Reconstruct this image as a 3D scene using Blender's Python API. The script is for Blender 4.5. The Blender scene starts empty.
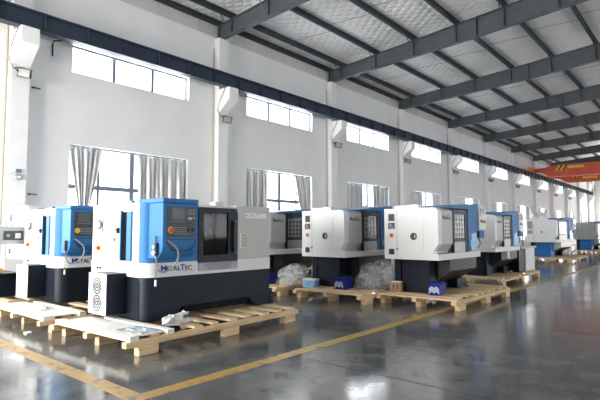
import bpy, bmesh, math, random
from mathutils import Vector, Matrix, noise
random.seed(7)
PI = math.pi
sc = bpy.context.scene
COL = sc.collection

# ------------------------------------------------------------------ helpers
class MB:
    """collects shapes into one bmesh"""
    def __init__(s): s.bm = bmesh.new()
    def box(s, x0, x1, y0, y1, z0, z1, bev=0.0, rotz=0.0):
        r = bmesh.ops.create_cube(s.bm, size=1.0)
        vs = r['verts']
        c = Vector(((x0+x1)/2, (y0+y1)/2, (z0+z1)/2))
        for v in vs:
            v.co = Vector((v.co.x*abs(x1-x0), v.co.y*abs(y1-y0), v.co.z*abs(z1-z0)))
            if rotz: v.co = Matrix.Rotation(rotz, 3, 'Z') @ v.co
            v.co += c
        if bev:
            es = list({e for v in vs for e in v.link_edges})
            bmesh.ops.bevel(s.bm, geom=es, offset=bev, segments=2, affect='EDGES', profile=.6)
        return s
    def prism(s, pts, axis, a, b):
        """extrude polygon pts along axis ('x': pts=(y,z); 'y': pts=(x,z); 'z': pts=(x,y)) from a to b"""
        def mk(p, t):
            return {'x': (t, p[0], p[1]), 'y': (p[0], t, p[1]), 'z': (p[0], p[1], t)}[axis]
        v0 = [s.bm.verts.new(mk(p, a)) for p in pts]
        v1 = [s.bm.verts.new(mk(p, b)) for p in pts]
        n = len(pts)
        f = [s.bm.faces.new(v0), s.bm.faces.new(v1)]
        for i in range(n):
            f.append(s.bm.faces.new((v0[i], v0[(i+1) % n], v1[(i+1) % n], v1[i])))
        bmesh.ops.recalc_face_normals(s.bm, faces=f)
        return s
    def tube(s, pts, r, n=10):
        pts = [Vector(p) for p in pts]
        rings = []
        for i, p in enumerate(pts):
            d = (pts[min(i+1, len(pts)-1)] - pts[max(i-1, 0)]).normalized()
            up = Vector((0, 0, 1)) if abs(d.z) < .95 else Vector((1, 0, 0))
            a = d.cross(up).normalized(); b = d.cross(a)
            rings.append([s.bm.verts.new(p + a*r*math.cos(2*PI*k/n) + b*r*math.sin(2*PI*k/n)) for k in range(n)])
        for i in range(len(rings)-1):
            for k in range(n):
                s.bm.faces.new((rings[i][k], rings[i][(k+1) % n], rings[i+1][(k+1) % n], rings[i+1][k]))
        s.bm.faces.new(rings[0]); s.bm.faces.new(rings[-1][::-1])
        return s
    def cyl(s, c, r, h, axis='y', n=24, r2=None):
        m = {'z': Matrix.Identity(4), 'y': Matrix.Rotation(PI/2, 4, 'X'), 'x': Matrix.Rotation(PI/2, 4, 'Y')}[axis]
        bmesh.ops.create_cone(s.bm, cap_ends=True, segments=n, radius1=r, radius2=r if r2 is None else r2, depth=h,
                              matrix=Matrix.Translation(c) @ m)
        return s
    def ring(s, c, r0, r1, h, axis='y', n=28):
        """flat annulus with thickness h"""
        def P(r, k, t):
            a = 2*PI*k/n; u, v = r*math.cos(a), r*math.sin(a)
            o = {'y': (u, t, v), 'x': (t, u, v), 'z': (u, v, t)}[axis]
            return s.bm.verts.new(Vector(c) + Vector(o))
        A = [[P(r, k, t) for k in range(n)] for r, t in ((r0, -h/2), (r1, -h/2), (r1, h/2), (r0, h/2))]
        f = []
        for q in range(4):
            for k in range(n):
                f.append(s.bm.faces.new((A[q][k], A[q][(k+1) % n], A[(q+1) % 4][(k+1) % n], A[(q+1) % 4][k])))
        bmesh.ops.recalc_face_normals(s.bm, faces=f)
        return s
    def quad(s, a, b, c, d):
        s.bm.faces.new([s.bm.verts.new(p) for p in (a, b, c, d)]); return s
    def obj(s, name, mat, parent=None, smooth=False, bevel=0.0):
        bmesh.ops.recalc_face_normals(s.bm, faces=s.bm.faces[:])
        me = bpy.data.meshes.new(name); s.bm.to_mesh(me); s.bm.free()
        me.materials.append(mat)
        o = bpy.data.objects.new(name, me); COL.objects.link(o)
        if parent is not None: o.parent = parent
        if smooth:
            for p in me.polygons: p.use_smooth = True
            try: me.set_sharp_from_angle(angle=math.radians(35))
            except Exception: pass
        if bevel:
            m = o.modifiers.new('bevel', 'BEVEL'); m.width = bevel; m.segments = 2
            m.limit_method = 'ANGLE'; m.angle_limit = math.radians(40)
        return o

def thing(name, label, cat, loc=(0, 0, 0), rz=0.0, group=None):
    o = bpy.data.objects.new(name, None); COL.objects.link(o)
    o.empty_display_size = .2
    o.location = loc; o.rotation_euler = (0, 0, rz)
    o['label'] = label; o['category'] = cat
    if group: o['group'] = group
    return o
def tag(o, label, cat, group=None, kind=None):
    o['label'] = label; o['category'] = cat
    if group: o['group'] = group
    if kind: o['kind'] = kind
    return o
def struct(o, label=None, cat='structure'):
    o['kind'] = 'structure'
    if label: o['label'] = label; o['category'] = cat
    return o
def dup(root, loc, rz=None, label=None, group=None, skip=()):
    r = root.copy(); COL.objects.link(r); r.location = loc
    if rz is not None: r.rotation_euler = (0, 0, rz)
    if label: r['label'] = label
    if group: r['group'] = group
    for ch in list(root.children):
        if ch.name.split('.')[0] in skip: continue
        c = ch.copy(); COL.objects.link(c); c.parent = r
        for g in list(ch.children):
            d = g.copy(); COL.objects.link(d); d.parent = c
    return r

def text_mesh(name, s, size, mat, parent, origin, face='x', depth=.003, bold=0.0, sx=1.0):
    """flat raised lettering; face 'x': faces +X, reads along +Y; face '-y': faces -Y, reads along +X"""
    cu = bpy.data.curves.new(name, 'FONT'); cu.body = s; cu.size = size; cu.extrude = depth; cu.offset = bold
    cu.resolution_u = 3; cu.space_character = 1.06
    o = bpy.data.objects.new(name+'_tmp', cu); COL.objects.link(o)
    dg = bpy.context.evaluated_depsgraph_get()
    me = bpy.data.meshes.new_from_object(o.evaluated_get(dg))
    bpy.data.objects.remove(o); bpy.data.curves.remove(cu)
    ox, oy, oz = origin
    w = max((v.co.x for v in me.vertices), default=0)*sx
    for v in me.vertices:
        x, y, z = v.co; x *= sx
        v.co = (ox+z, oy+x, oz+y) if face == 'x' else (ox+x, oy-z, oz+y)
    me.materials.clear(); me.materials.append(mat); me.name = name
    r = bpy.data.objects.new(name, me); COL.objects.link(r)
    if parent is not None: r.parent = parent
    return r, w

# ------------------------------------------------------------------ materials
def mat(name, col, rough=.5, metal=0.0, var=0.0, scale=6.0, bump=0.0, bscale=40.0, coat=0.0, spec=.5, stretch=None):
    m = bpy.data.materials.new(name); m.use_nodes = True
    nt = m.node_tree; b = nt.nodes['Principled BSDF']
    b.inputs['Base Color'].default_value = (*col, 1)
    b.inputs['Roughness'].default_value = rough
    b.inputs['Metallic'].default_value = metal
    b.inputs['Specular IOR Level'].default_value = spec
    if coat: b.inputs['Coat Weight'].default_value = coat; b.inputs['Coat Roughness'].default_value = .15
    tc = nt.nodes.new('ShaderNodeTexCoord'); vec = tc.outputs['Object']
    if stretch:
        mp = nt.nodes.new('ShaderNodeMapping'); mp.inputs['Scale'].default_value = stretch
        nt.links.new(vec, mp.inputs['Vector']); vec = mp.outputs['Vector']
    if var:
        n = nt.nodes.new('ShaderNodeTexNoise'); n.inputs['Scale'].default_value = scale; n.inputs['Detail'].default_value = 6
        nt.links.new(vec, n.inputs['Vector'])
        r = nt.nodes.new('ShaderNodeValToRGB')
        r.color_ramp.elements[0].position = .3; r.color_ramp.elements[1].position = .7
        r.color_ramp.elements[0].color = (*[c*(1-var) for c in col], 1)
        r.color_ramp.elements[1].color = (*[min(1, c*(1+var)) for c in col], 1)
        nt.links.new(n.outputs['Fac'], r.inputs['Fac']); nt.links.new(r.outputs['Color'], b.inputs['Base Color'])
    if bump:
        n2 = nt.nodes.new('ShaderNodeTexNoise'); n2.inputs['Scale'].default_value = bscale; n2.inputs['Detail'].default_value = 5
        nt.links.new(vec, n2.inputs['Vector'])
        bp = nt.nodes.new('ShaderNodeBump'); bp.inputs['Strength'].default_value = bump; bp.inputs['Distance'].default_value = .02
        nt.links.new(n2.outputs['Fac'], bp.inputs['Height']); nt.links.new(bp.outputs['Normal'], b.inputs['Normal'])
    return m

M = {}
M['wall'] = mat('white_plaster', (.86, .86, .85), .85, var=.03, scale=1.2, bump=.12, bscale=9)
M['column'] = mat('column_paint', (.88, .88, .865), .75, var=.03, scale=2.5, bump=.1, bscale=12)
M['steel'] = mat('grey_painted_steel', (.082, .095, .102), .5, var=.12, scale=3)
M['purlin'] = mat('dark_purlin_steel', (.035, .043, .05), .55, var=.15, scale=3)
M['girder'] = mat('navy_painted_steel', (.022, .036, .062), .5, var=.2, scale=2, bump=.05)
M['eave'] = mat('pale_eave_sheet', (.62, .62, .60), .5, 0, var=.06, scale=2)
M['galv'] = mat('galvanised_sheet', (.45, .46, .46), .45, .5, var=.08, scale=2)
M['frame'] = mat('window_aluminium', (.17, .21, .25), .45, .2)
M['white'] = mat('machine_white', (.80, .80, .785), .45, var=.012, scale=2, bump=.03, bscale=90, spec=.3)
M['cover'] = mat('machine_light_grey', (.57, .56, .53), .45, var=.015, scale=2, bump=.03, bscale=90, spec=.3)
M['navy'] = mat('machine_navy_base', (.009, .014, .023), .45, var=.06, scale=3, bump=.04, bscale=70, spec=.2)
M['dark'] = mat('machine_dark_door', (.009, .013, .020), .40, var=.06, spec=.25)
M['black'] = mat('black_plastic', (.012, .012, .014), .45)
M['slot_shade'] = mat('slot_shade_black', (.006, .006, .007), .9, spec=.1)  # near-black colour holding the shade inside the door slot
M['blue'] = mat('machine_blue', (.045, .20, .46), .45, var=.03, scale=2, spec=.15)
M['bluebase'] = mat('machine_blue_base', (.032, .17, .45), .5, var=.06, scale=2, spec=.12)
M['ltblue'] = mat('pale_blue_film', (.38, .50, .62), .3, var=.1, scale=6)
M['label'] = mat('pale_blue_plate', (.25, .48, .78), .4)
M['metal'] = mat('brushed_steel', (.33, .33, .325), .42, .6, var=.12, scale=5, stretch=(1, 1, .1))
M['chrome'] = mat('bright_metal', (.7, .7, .7), .2, 1.0)
M['grey'] = mat('mid_grey_plastic', (.30, .31, .32), .5)
M['silver'] = mat('silver_grille', (.55, .56, .57), .4, .5)
M['brown'] = mat('oily_sheet', (.07, .055, .047), .45, .4, var=.35, scale=3, stretch=(1, 1, .4))
M['red'] = mat('switch_red', (.55, .05, .03), .4)
M['yellow'] = mat('switch_yellow', (.80, .50, .05), .4)
M['orange'] = mat('warning_orange', (.70, .33, .10), .5)
M['screen'] = mat('lcd_screen', (.10, .115, .12), .15)
M['panel'] = mat('control_panel_grey', (.045, .055, .065), .45)
M['keys'] = mat('membrane_keys', (.28, .29, .30), .5)
M['lett_white'] = mat('white_lettering', (.95, .95, .94), .5)
M['lett_dark'] = mat('dark_lettering', (.03, .04, .05), .5)
M['lett_blue'] = mat('blue_lettering', (.02, .05, .45), .4)
M['cranered'] = mat('crane_red', (.58, .080, .036), .45, var=.12, scale=1.5)
M['craneorange'] = mat('crane_orange', (.75, .20, .05), .45)
M['toolblue'] = mat('toolbox_blue', (.016, .028, .25), .55, var=.08, spec=.15)
M['carton'] = mat('brown_carton', (.42, .27, .14), .8, var=.1)
M['cartonblue'] = mat('light_blue_carton', (.22, .47, .78), .6, var=.25, scale=9)
M['paper'] = mat('white_paper', (.82, .82, .80), .7, var=.05)
M['ivory'] = mat('cream_pipe', (.62, .53, .42), .6)
M['lamp'] = mat('lamp_glass', (.32, .31, .29), .15, var=.1)

def wood(name, a, b, sx):
    m = bpy.data.materials.new(name); m.use_nodes = True
    nt = m.node_tree; bs = nt.nodes['Principled BSDF']; bs.inputs['Roughness'].default_value = .7
    tc = nt.nodes.new('ShaderNodeTexCoord'); mp = nt.nodes.new('ShaderNodeMapping'); mp.inputs['Scale'].default_value = sx
    n = nt.nodes.new('ShaderNodeTexNoise'); n.inputs['Scale'].default_value = 3; n.inputs['Detail'].default_value = 8; n.inputs['Distortion'].default_value = .6
    r = nt.nodes.new('ShaderNodeValToRGB'); r.color_ramp.elements[0].position = .3; r.color_ramp.elements[1].position = .72
    r.color_ramp.elements[0].color = (*a, 1); r.color_ramp.elements[1].color = (*b, 1)
    nt.links.new(tc.outputs['Object'], mp.inputs['Vector']); nt.links.new(mp.outputs['Vector'], n.inputs['Vector'])
    nt.links.new(n.outputs['Fac'], r.inputs['Fac']); nt.links.new(r.outputs['Color'], bs.inputs['Base Color'])
    bp = nt.nodes.new('ShaderNodeBump'); bp.inputs['Strength'].default_value = .2; bp.inputs['Distance'].default_value = .01
    nt.links.new(n.outputs['Fac'], bp.inputs['Height']); nt.links.new(bp.outputs['Normal'], bs.inputs['Normal'])
    return m
M['wood_x'] = wood('pine_plank_across', (.64, .45, .25), (.90, .70, .45), (.8, 9, 9))
M['wood_y'] = wood('pine_runner_along', (.60, .41, .22), (.87, .65, .39), (9, .8, 9))
M['wood_daylit'] = wood('daylit_pine_batten', (.80, .74, .62), (.92, .88, .80), (.8, 9, 9))  # pine whitened: strong daylight on the near battens painted into the colour
M['ply'] = wood('daylit_plywood', (.80, .78, .73), (.90, .88, .84), (3, 3, 3))  # plywood lightened too, bright daylight put into its colour

def floor_mat():
    m = bpy.data.materials.new('polished_concrete'); m.use_nodes = True
    nt = m.node_tree; b = nt.nodes['Principled BSDF']; L = nt.links.new
    tc = nt.nodes.new('ShaderNodeTexCoord')
    def nz(scale, det, dist=0.0):
        n = nt.nodes.new('ShaderNodeTexNoise'); n.inputs['Scale'].default_value = scale; n.inputs['Detail'].default_value = det
        n.inputs['Distortion'].default_value = dist; L(tc.outputs['Object'], n.inputs['Vector']); return n
    n1 = nz(.45, 8, .2); n2 = nz(3.0, 7, 0); n3 = nz(30, 4)
    mx = nt.nodes.new('ShaderNodeMath'); mx.operation = 'ADD'; L(n1.outputs['Fac'], mx.inputs[0]); L(n2.outputs['Fac'], mx.inputs[1])
    mh = nt.nodes.new('ShaderNodeMath'); mh.operation = 'MULTIPLY'; mh.inputs[1].default_value = .5; L(mx.outputs[0], mh.inputs[0])
    r = nt.nodes.new('ShaderNodeValToRGB'); r.color_ramp.elements[0].position = .36; r.color_ramp.elements[1].position = .66
    r.color_ramp.elements[0].color = (.070, .074, .076, 1); r.color_ramp.elements[1].color = (.180, .183, .180, 1)
    L(mh.outputs[0], r.inputs['Fac']); L(r.outputs['Color'], b.inputs['Base Color'])
    rr = nt.nodes.new('ShaderNodeMapRange'); rr.inputs['From Min'].default_value = .3; rr.inputs['From Max'].default_value = .7
    rr.inputs['To Min'].default_value = .10; rr.inputs['To Max'].default_value = .19
    L(n2.outputs['Fac'], rr.inputs['Value']); L(rr.outputs['Result'], b.inputs['Roughness'])
    b.inputs['Specular IOR Level'].default_value = .6
    return m
M['floor'] = floor_mat()

def line_mat():
    m = bpy.data.materials.new('worn_yellow_paint'); m.use_nodes = True
    nt = m.node_tree; b = nt.nodes['Principled BSDF']; L = nt.links.new
    tc = nt.nodes.new('ShaderNodeTexCoord'); n = nt.nodes.new('ShaderNodeTexNoise'); n.inputs['Scale'].default_value = 9; n.inputs['Detail'].default_value = 9
    L(tc.outputs['Object'], n.inputs['Vector'])
    r = nt.nodes.new('ShaderNodeValToRGB'); r.color_ramp.elements[0].position = .36; r.color_ramp.elements[1].position = .46
    r.color_ramp.elements[0].color = (.20, .17, .12, 1); r.color_ramp.elements[1].color = (.50, .32, .09, 1)
    L(n.outputs['Fac'], r.inputs['Fac']); L(r.outputs['Color'], b.inputs['Base Color']); b.inputs['Roughness'].default_value = .35
    return m
M['line'] = line_mat()

def foil_mat():
    m = bpy.data.materials.new('quilted_roof_foil'); m.use_nodes = True
    nt = m.node_tree; b = nt.nodes['Principled BSDF']; L = nt.links.new
    tc = nt.nodes.new('ShaderNodeTexCoord'); mp = nt.nodes.new('ShaderNodeMapping'); mp.inputs['Rotation'].default_value = (0, 0, .1)
    L(tc.outputs['Object'], mp.inputs['Vector'])
    hs = []
    for ang in (.9, -.9):
        mq = nt.nodes.new('ShaderNodeMapping'); mq.inputs['Rotation'].default_value = (0, 0, ang); L(tc.outputs['Object'], mq.inputs['Vector'])
        w = nt.nodes.new('ShaderNodeTexWave'); w.inputs['Scale'].default_value = 1.1; w.inputs['Distortion'].default_value = .6; w.inputs['Detail'].default_value = 2
        L(mq.outputs['Vector'], w.inputs['Vector']); hs.append(w)
    mn = nt.nodes.new('ShaderNodeMath'); mn.operation = 'MINIMUM'; L(hs[0].outputs['Fac'], mn.inputs[0]); L(hs[1].outputs['Fac'], mn.inputs[1])
    n = nt.nodes.new('ShaderNodeTexNoise'); n.inputs['Scale'].default_value = 1.3; n.inputs['Detail'].default_value = 6; L(tc.outputs['Object'], n.inputs['Vector'])
    ad = nt.nodes.new('ShaderNodeMath'); ad.operation = 'ADD'; L(mn.outputs[0], ad.inputs[0]); L(n.outputs['Fac'], ad.inputs[1])
    bp = nt.nodes.new('ShaderNodeBump'); bp.inputs['Strength'].default_value = .55; bp.inputs['Distance'].default_value = .06
    L(ad.outputs[0], bp.inputs['Height']); L(bp.outputs['Normal'], b.inputs['Normal'])
    r = nt.nodes.new('ShaderNodeValToRGB'); r.color_ramp.elements[0].color = (.74, .74, .73, 1); r.color_ramp.elements[1].color = (.92, .915, .90, 1)
    L(n.outputs['Fac'], r.inputs['Fac']); L(r.outputs['Color'], b.inputs['Base Color'])
    b.inputs['Metallic'].default_value = .2; b.inputs['Roughness'].default_value = .38
    return m
M['foil'] = foil_mat()

def curtain_mat():
    m = mat('silver_blackout_cloth', (.60, .605, .60), .40, .3, var=.18, scale=3, bump=.25, bscale=14, stretch=(1, 2, .25))
    return m
M['curtain'] = curtain_mat()

def pane_mat(name, tint, gl, refl):
    m = bpy.data.materials.new(name); m.use_nodes = True
    nt = m.node_tree; nt.nodes.remove(nt.nodes['Principled BSDF']); out = nt.nodes['Material Output']; L = nt.links.new
    t = nt.nodes.new('ShaderNodeBsdfTransparent'); t.inputs['Color'].default_value = (*tint, 1)
    g = nt.nodes.new('ShaderNodeBsdfGlossy'); g.inputs['Roughness'].default_value = gl
    g.inputs['Color'].default_value = (refl, refl, refl, 1)
    f = nt.nodes.new('ShaderNodeFresnel'); f.inputs['IOR'].default_value = 1.5
    ge = nt.nodes.new('ShaderNodeNewGeometry'); s1 = nt.nodes.new('ShaderNodeMath'); s1.operation = 'SUBTRACT'; s1.inputs[0].default_value = 1
    L(ge.outputs['Backfacing'], s1.inputs[1])                      # reflect only on the outer skin of the pane
    ml = nt.nodes.new('ShaderNodeMath'); ml.operation = 'MULTIPLY'; L(f.outputs[0], ml.inputs[0]); L(s1.outputs[0], ml.inputs[1])
    mx = nt.nodes.new('ShaderNodeMixShader'); L(ml.outputs[0], mx.inputs[0]); L(t.outputs[0], mx.inputs[1]); L(g.outputs[0], mx.inputs[2])
    L(mx.outputs[0], out.inputs['Surface'])
    return m
M['pane'] = pane_mat('clear_window_glass', (.97, .98, 1), .02, 1)
M['darkglass'] = pane_mat('tinted_machine_glass', (.45, .48, .52), .05, .35)

def film_mat():
    m = bpy.data.materials.new('clear_packing_film'); m.use_nodes = True
    nt = m.node_tree; b = nt.nodes['Principled BSDF']; out = nt.nodes['Material Output']; L = nt.links.new
    b.inputs['Base Color'].default_value = (.90, .91, .92, 1); b.inputs['Roughness'].default_value = .2
    tc = nt.nodes.new('ShaderNodeTexCoord'); n = nt.nodes.new('ShaderNodeTexVoronoi'); n.inputs['Scale'].default_value = 16
    L(tc.outputs['Object'], n.inputs['Vector'])
    bp = nt.nodes.new('ShaderNodeBump'); bp.inputs['Strength'].default_value = .35; bp.inputs['Distance'].default_value = .03
    L(n.outputs['Distance'], bp.inputs['Height']); L(bp.outputs['Normal'], b.inputs['Normal'])
    t = nt.nodes.new('ShaderNodeBsdfTransparent'); mx = nt.nodes.new('ShaderNodeMixShader')
    n2 = nt.nodes.new('ShaderNodeTexNoise'); n2.inputs['Scale'].default_value = 12; L(tc.outputs['Object'], n2.inputs['Vector'])
    mr = nt.nodes.new('ShaderNodeMapRange'); mr.inputs['From Min'].default_value = .3; mr.inputs['From Max'].default_value = .7
    mr.inputs['To Min'].default_value = .05; mr.inputs['To Max'].default_value = .34; L(n2.outputs['Fac'], mr.inputs['Value'])
    L(mr.outputs['Result'], mx.inputs[0]); L(t.outputs[0], mx.inputs[1]); L(b.outputs[0], mx.inputs[2]); L(mx.outputs[0], out.inputs['Surface'])
    return m
M['film'] = film_mat()

# ------------------------------------------------------------------ the building
XW, XR, Y0, Y1 = -12.7, 12.7, -6.0, 78.0
BAY = 6.28
colY = [4.325 + BAY*k for k in range(-1, 12)]
winY = [(c+1.315, c+5.045) for c in colY[:-1]]            # lower and upper windows of each bay
LO, HI = (1.0, 3.70), (5.60, 6.36)

floor = MB().box(XW-.4, XR+.4, Y0-.4, Y1+.4, -.2, 0).obj('floor', M['floor'])
struct(floor, 'polished grey concrete factory floor', 'floor')

def wall_with_holes(name, x0, x1, wins, lo, hi, ztop):
    mb = MB(); ya = Y0
    for a, b in wins:
        mb.box(x0, x1, ya, a, 0, ztop); ya = b
        mb.box(x0, x1, a, b, 0, lo[0]); mb.box(x0, x1, a, b, lo[1], hi[0]); mb.box(x0, x1, a, b, hi[1], ztop)
    mb.box(x0, x1, ya, Y1, 0, ztop)
    return struct(mb.obj(name, M['wall']), None)
w = wall_with_holes('wall_left', XW-.28, XW, winY, LO, HI, 8.02); struct(w, 'long white plastered wall with two rows of windows', 'wall')
w = wall_with_holes('wall_right', XR, XR+.28, winY, LO, HI, 8.02); struct(w, 'white wall opposite the window wall', 'wall')
mb = MB(); DN = (-12.3, -5.2, 4.6)
mb.box(XW, DN[0], Y0-.28, Y0, 0, 9.8); mb.box(DN[0], DN[1], Y0-.28, Y0, DN[2], 9.8); mb.box(DN[1], XR, Y0-.28, Y0, 0, 9.8)
struct(mb.obj('wall_near', M['wall']), 'end wall with loading door behind the camera', 'wall')
mb = MB(); DF = (-11.4, 6, 6.0)
mb.box(XW, DF[0], Y1, Y1+.28, 0, 9.8); mb.box(DF[0], DF[1], Y1, Y1+.28, DF[2], 9.8); mb.box(DF[1], XR, Y1, Y1+.28, 0, 9.8)
struct(mb.obj('wall_far', M['wall']), 'far end wall with a wide open doorway', 'wall')

# eave cladding above the walls
for sgn, nm in ((-1, 'trim_1'), (1, 'trim_2')):
    xa = sgn*12.75
    mb = MB().box(min(xa, xa+sgn*.12), max(xa, xa+sgn*.12), Y0, Y1, 8.02, 8.75)
    y = Y0
    while y < Y1:
        mb.box(min(xa, xa-sgn*.02), max(xa, xa-sgn*.02), y, y+.03, 8.02, 8.7); y += 1.57
    struct(mb.obj(nm, M['eave']), 'light grey eave cladding strip above the %s wall' % ('left' if sgn < 0 else 'right'), 'trim')

# roof
def rtop(x): return 8.45 + .0855*(12.8-abs(x))
def rbot(x):
    a = abs(x)
    return 7.97 + (12.6-a)*.053 if a > 6.15 else 8.31 + (6.15-a)*.08
PX = [-12.72, -12.0, -10.3, -8.6, -6.9, -5.2, -3.5, -1.8]
PX = PX + [-x for x in PX]
mb = MB()
for sg in (-1, 1):
    mb.prism([(sg*12.95, rtop(12.95)+.20), (0, rtop(0)+.20), (0, rtop(0)+.30), (sg*12.95, rtop(12.95)+.30)], 'y', Y0-.3, Y1+.3)
struct(mb.obj('ceiling', M['foil']), 'silver quilted insulation foil under the roof', 'ceiling')
for i, x in enumerate(PX):
    mb = MB(); z = rtop(x)
    w2 = .045
    mb.box(x-w2, x+w2, Y0, Y1, z+.001, z+.018); mb.box(x-w2, x+w2, Y0, Y1, z+.18, z+.199); mb.box(x-.012, x+.012, Y0, Y1, z+.018, z+.18)
    mb.box(x+w2-.012, x+w2, Y0, Y1, z+.018, z+.05)
    struct(mb.obj('roof_purlin', M['purlin']), 'dark steel purlin running along the roof', 'purlin')['group'] = 'roof purlins'
for i, y in enumerate(colY):
    mb = MB(); t = .10
    for sg in (-1, 1):
        ptsb = [(sg*12.66, rbot(12.6)), (sg*6.15, rbot(6.15)), (0, rbot(0)-.0)]
        ptst = [(0, rtop(0)-.002), (sg*12.66, rtop(12.66)-.002)]
        mb.prism(ptsb + ptst, 'y', y-.007, y+.007)
        for (p, q) in ((ptsb[0], ptsb[1]), (ptsb[1], ptsb[2])):
            mb.prism([p, q, (q[0], q[1]+.016), (p[0], p[1]+.016)], 'y', y-t, y+t)
        p, q = ptst
        mb.prism([p, q, (q[0], q[1]-.016), (p[0], p[1]-.016)], 'y', y-t, y+t)
        mb.box(sg*12.66-.012, sg*12.66+.012, y-t, y+t, rbot(12.6)-.12, rtop(12.66)-.02)         # end plate over the column
        mb.box(sg*6.15-.015, sg*6.15+.015, y-t-.03, y+t+.03, rbot(6.15)-.10, rtop(6.15)-.003)    # splice plate
        for x in (12.0, 10.3, 8.6, 6.9, 5.2, 3.5, 1.8):
            mb.box(sg*x-.005, sg*x+.005, y-t+.01, y+t-.01, rbot(x)+.016, rtop(x)-.018)
            mb.tube([(sg*x, y-.1, rbot(x)+.03), (sg*x, y-.62, rtop(x)+.03)], .018, 6)            # fly brace to the purlin
    struct(mb.obj('roof_rafter', M['steel']), 'grey tapered steel rafter spanning the hall', 'rafter')['group'] = 'roof rafters'
    if i < len(colY)-1:
        mb = MB(); ym = y + BAY/2
        for a, b in zip(PX[:7], PX[1:8]):
            mb.tube([(a, ym-.25, rtop(a)+.10), (b, ym+.25, rtop(b)+.10)], .007, 5)
        struct(mb.obj('sag_rod', M['purlin']), 'thin dark sag rods between purlins', 'rod')['group'] = 'sag rods between the purlins'

# columns with corbels
CW, CD = .42, .25
for sgn, side in ((-1, 'left'), (1, 'right')):
    for i, y in enumerate(colY):
        xa = sgn*12.7; xb = sgn*(12.7-CD)
        c = MB().box(min(xa, xb), max(xa, xb), y-CW/2, y+CW/2, 0, rbot(12.6)-.02).obj('wall_column', M['column'], bevel=.012)
        struct(c, 'white concrete column on the %s wall' % side, 'column')['group'] = 'columns along the %s wall' % side
        xf = sgn*11.93
        MB().prism([(xb, 5.36), (xf, 5.78), (xf, 6.17), (xb, 6.17)], 'y', y-CW/2+.01, y+CW/2-.01).obj('corbel', M['column'], c, bevel=.008)

# crane runway beams on the corbels
for sgn, side in ((-1, 'left'), (1, 'right')):
    mb = MB(); xc = sgn*12.10; y0, y1 = Y0+.2, 73.2
    mb.box(xc-.125, xc+.125, y0, y1, 6.172, 6.19); mb.box(xc-.125, xc+.125, y0, y1, 6.585, 6.605); mb.box(xc-.009, xc+.009, y0, y1, 6.19, 6.585)
    y = y0
    while y < y1:
        mb.box(xc-.11, xc+.11, y, y+.012, 6.19, 6.585); y += 1.047
    o = mb.obj('crane_runway_beam', M['girder']); tag(o, 'long dark navy steel beam on the column brackets of the %s wall' % ('windowed left' if sgn < 0 else 'right'), 'beam')
    MB().box(xc-.03, xc+.03, y0, y1, 6.606, 6.66).obj('crane_rail', M['steel'], o)
    if sgn < 0:
        MB().box(xc-.10, xc+.10, y1, y1+.05, 6.2, 7.05).obj('end_stop', M['galv'], o)

# windows: frames, panes and daylight
def light_area(name, loc, rot, sx, sy, watt, col):
    l = bpy.data.lights.new(name, 'AREA'); l.shape = 'RECTANGLE'; l.size = sx; l.size_y = sy; l.energy = watt; l.color = col
    o = bpy.data.objects.new(name, l); COL.objects.link(o); o.location = loc; o.rotation_euler = rot
    return o
L_WIN = 5.0
SKYC = (1.0, 1.0, .985)
wn = 0
for sgn in (-1, 1):
    for i, (a, b) in enumerate(winY):
        far = i > 6
        for lvl, (z0, z1) in enumerate((LO, HI)):
            wn += 1
            x = sgn*12.86; mb = MB(); t = .03
            mb.box(x-t, x+t, a, b, z0, z0+.05); mb.box(x-t, x+t, a, b, z1-.05, z1); mb.box(x-t, x+t, a, a+.05, z0+.05, z1-.05); mb.box(x-t, x+t, b-.05, b, z0+.05, z1-.05)
            if lvl == 0:
                zb = 2.60
                mb.box(x-t, x+t, a+.05, b-.05, zb-.06, zb+.06)
                for k, wd in ((.23, .035), (.5, .07), (.77, .035)):
                    ym = a+(b-a)*k; mb.box(x-t*.9, x+t*.9, ym-wd, ym+wd, z0+.05, zb-.06); mb.box(x-t*.9, x+t*.9, ym-wd, ym+wd, zb+.06, z1-.05)
            else:
                for k in (1/3, 2/3):
                    ym = a+(b-a)*k; mb.box(x-t*.9, x+t*.9, ym-.045, ym+.045, z0+.05, z1-.05)
            f = mb.obj('window_%d' % wn, M['frame']); struct(f, '%s window of the %s wall' % (('tall lower', 'low strip clerestory')[lvl], ('left', 'right')[sgn > 0]), 'window')
            f['group'] = '%s windows of the %s wall' % (('lower', 'upper')[lvl], ('left', 'right')[sgn > 0])
            MB().box(x-.004, x+.004, a+.051, b-.051, z0+.051, z1-.051).obj('pane', M['pane'], f)
            if lvl == 0:
                MB().box(min(sgn*12.66, sgn*12.83), max(sgn*12.66, sgn*12.83), a, b, z0-.03, z0-.001).obj('sill', M['column'], f)
            L = L_WIN if sgn < 0 else L_WIN*.5
            light_area('daylight', (sgn*13.05, (a+b)/2, (z0+z1)/2), (0, -sgn*-PI/2, 0) if sgn < 0 else (0, PI/2, 0),
                       z1-z0, b-a, L*PI*(z1-z0)*(b-a), SKYC)
d = MB().box(DN[0], DN[1], Y0-.2, Y0-.08, DN[2]-.35, DN[2]).obj('door_1', M['galv']); struct(d, 'raised loading door shutter', 'door')
light_area('daylight_loading_door', ((DN[0]+DN[1])/2, Y0-.5, 2.2), (-PI/2, 0, PI), DN[1]-DN[0], 4.2, 10.5*PI*(DN[1]-DN[0])*4.2, (1, .985, .96))
d = MB().box(DF[0], DF[1], Y1+.08, Y1+.2, DF[2]-.4, DF[2]).obj('door_2', M['galv']); struct(d, 'raised far doorway shutter', 'door')
light_area('daylight_far_doorway', ((DF[0]+DF[1])/2, Y1+.6, 3.0), (PI/2, 0, PI), DF[1]-DF[0], 5.8, 2.5*PI*(DF[1]-DF[0])*5.8, (1, .90, .76))

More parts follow.
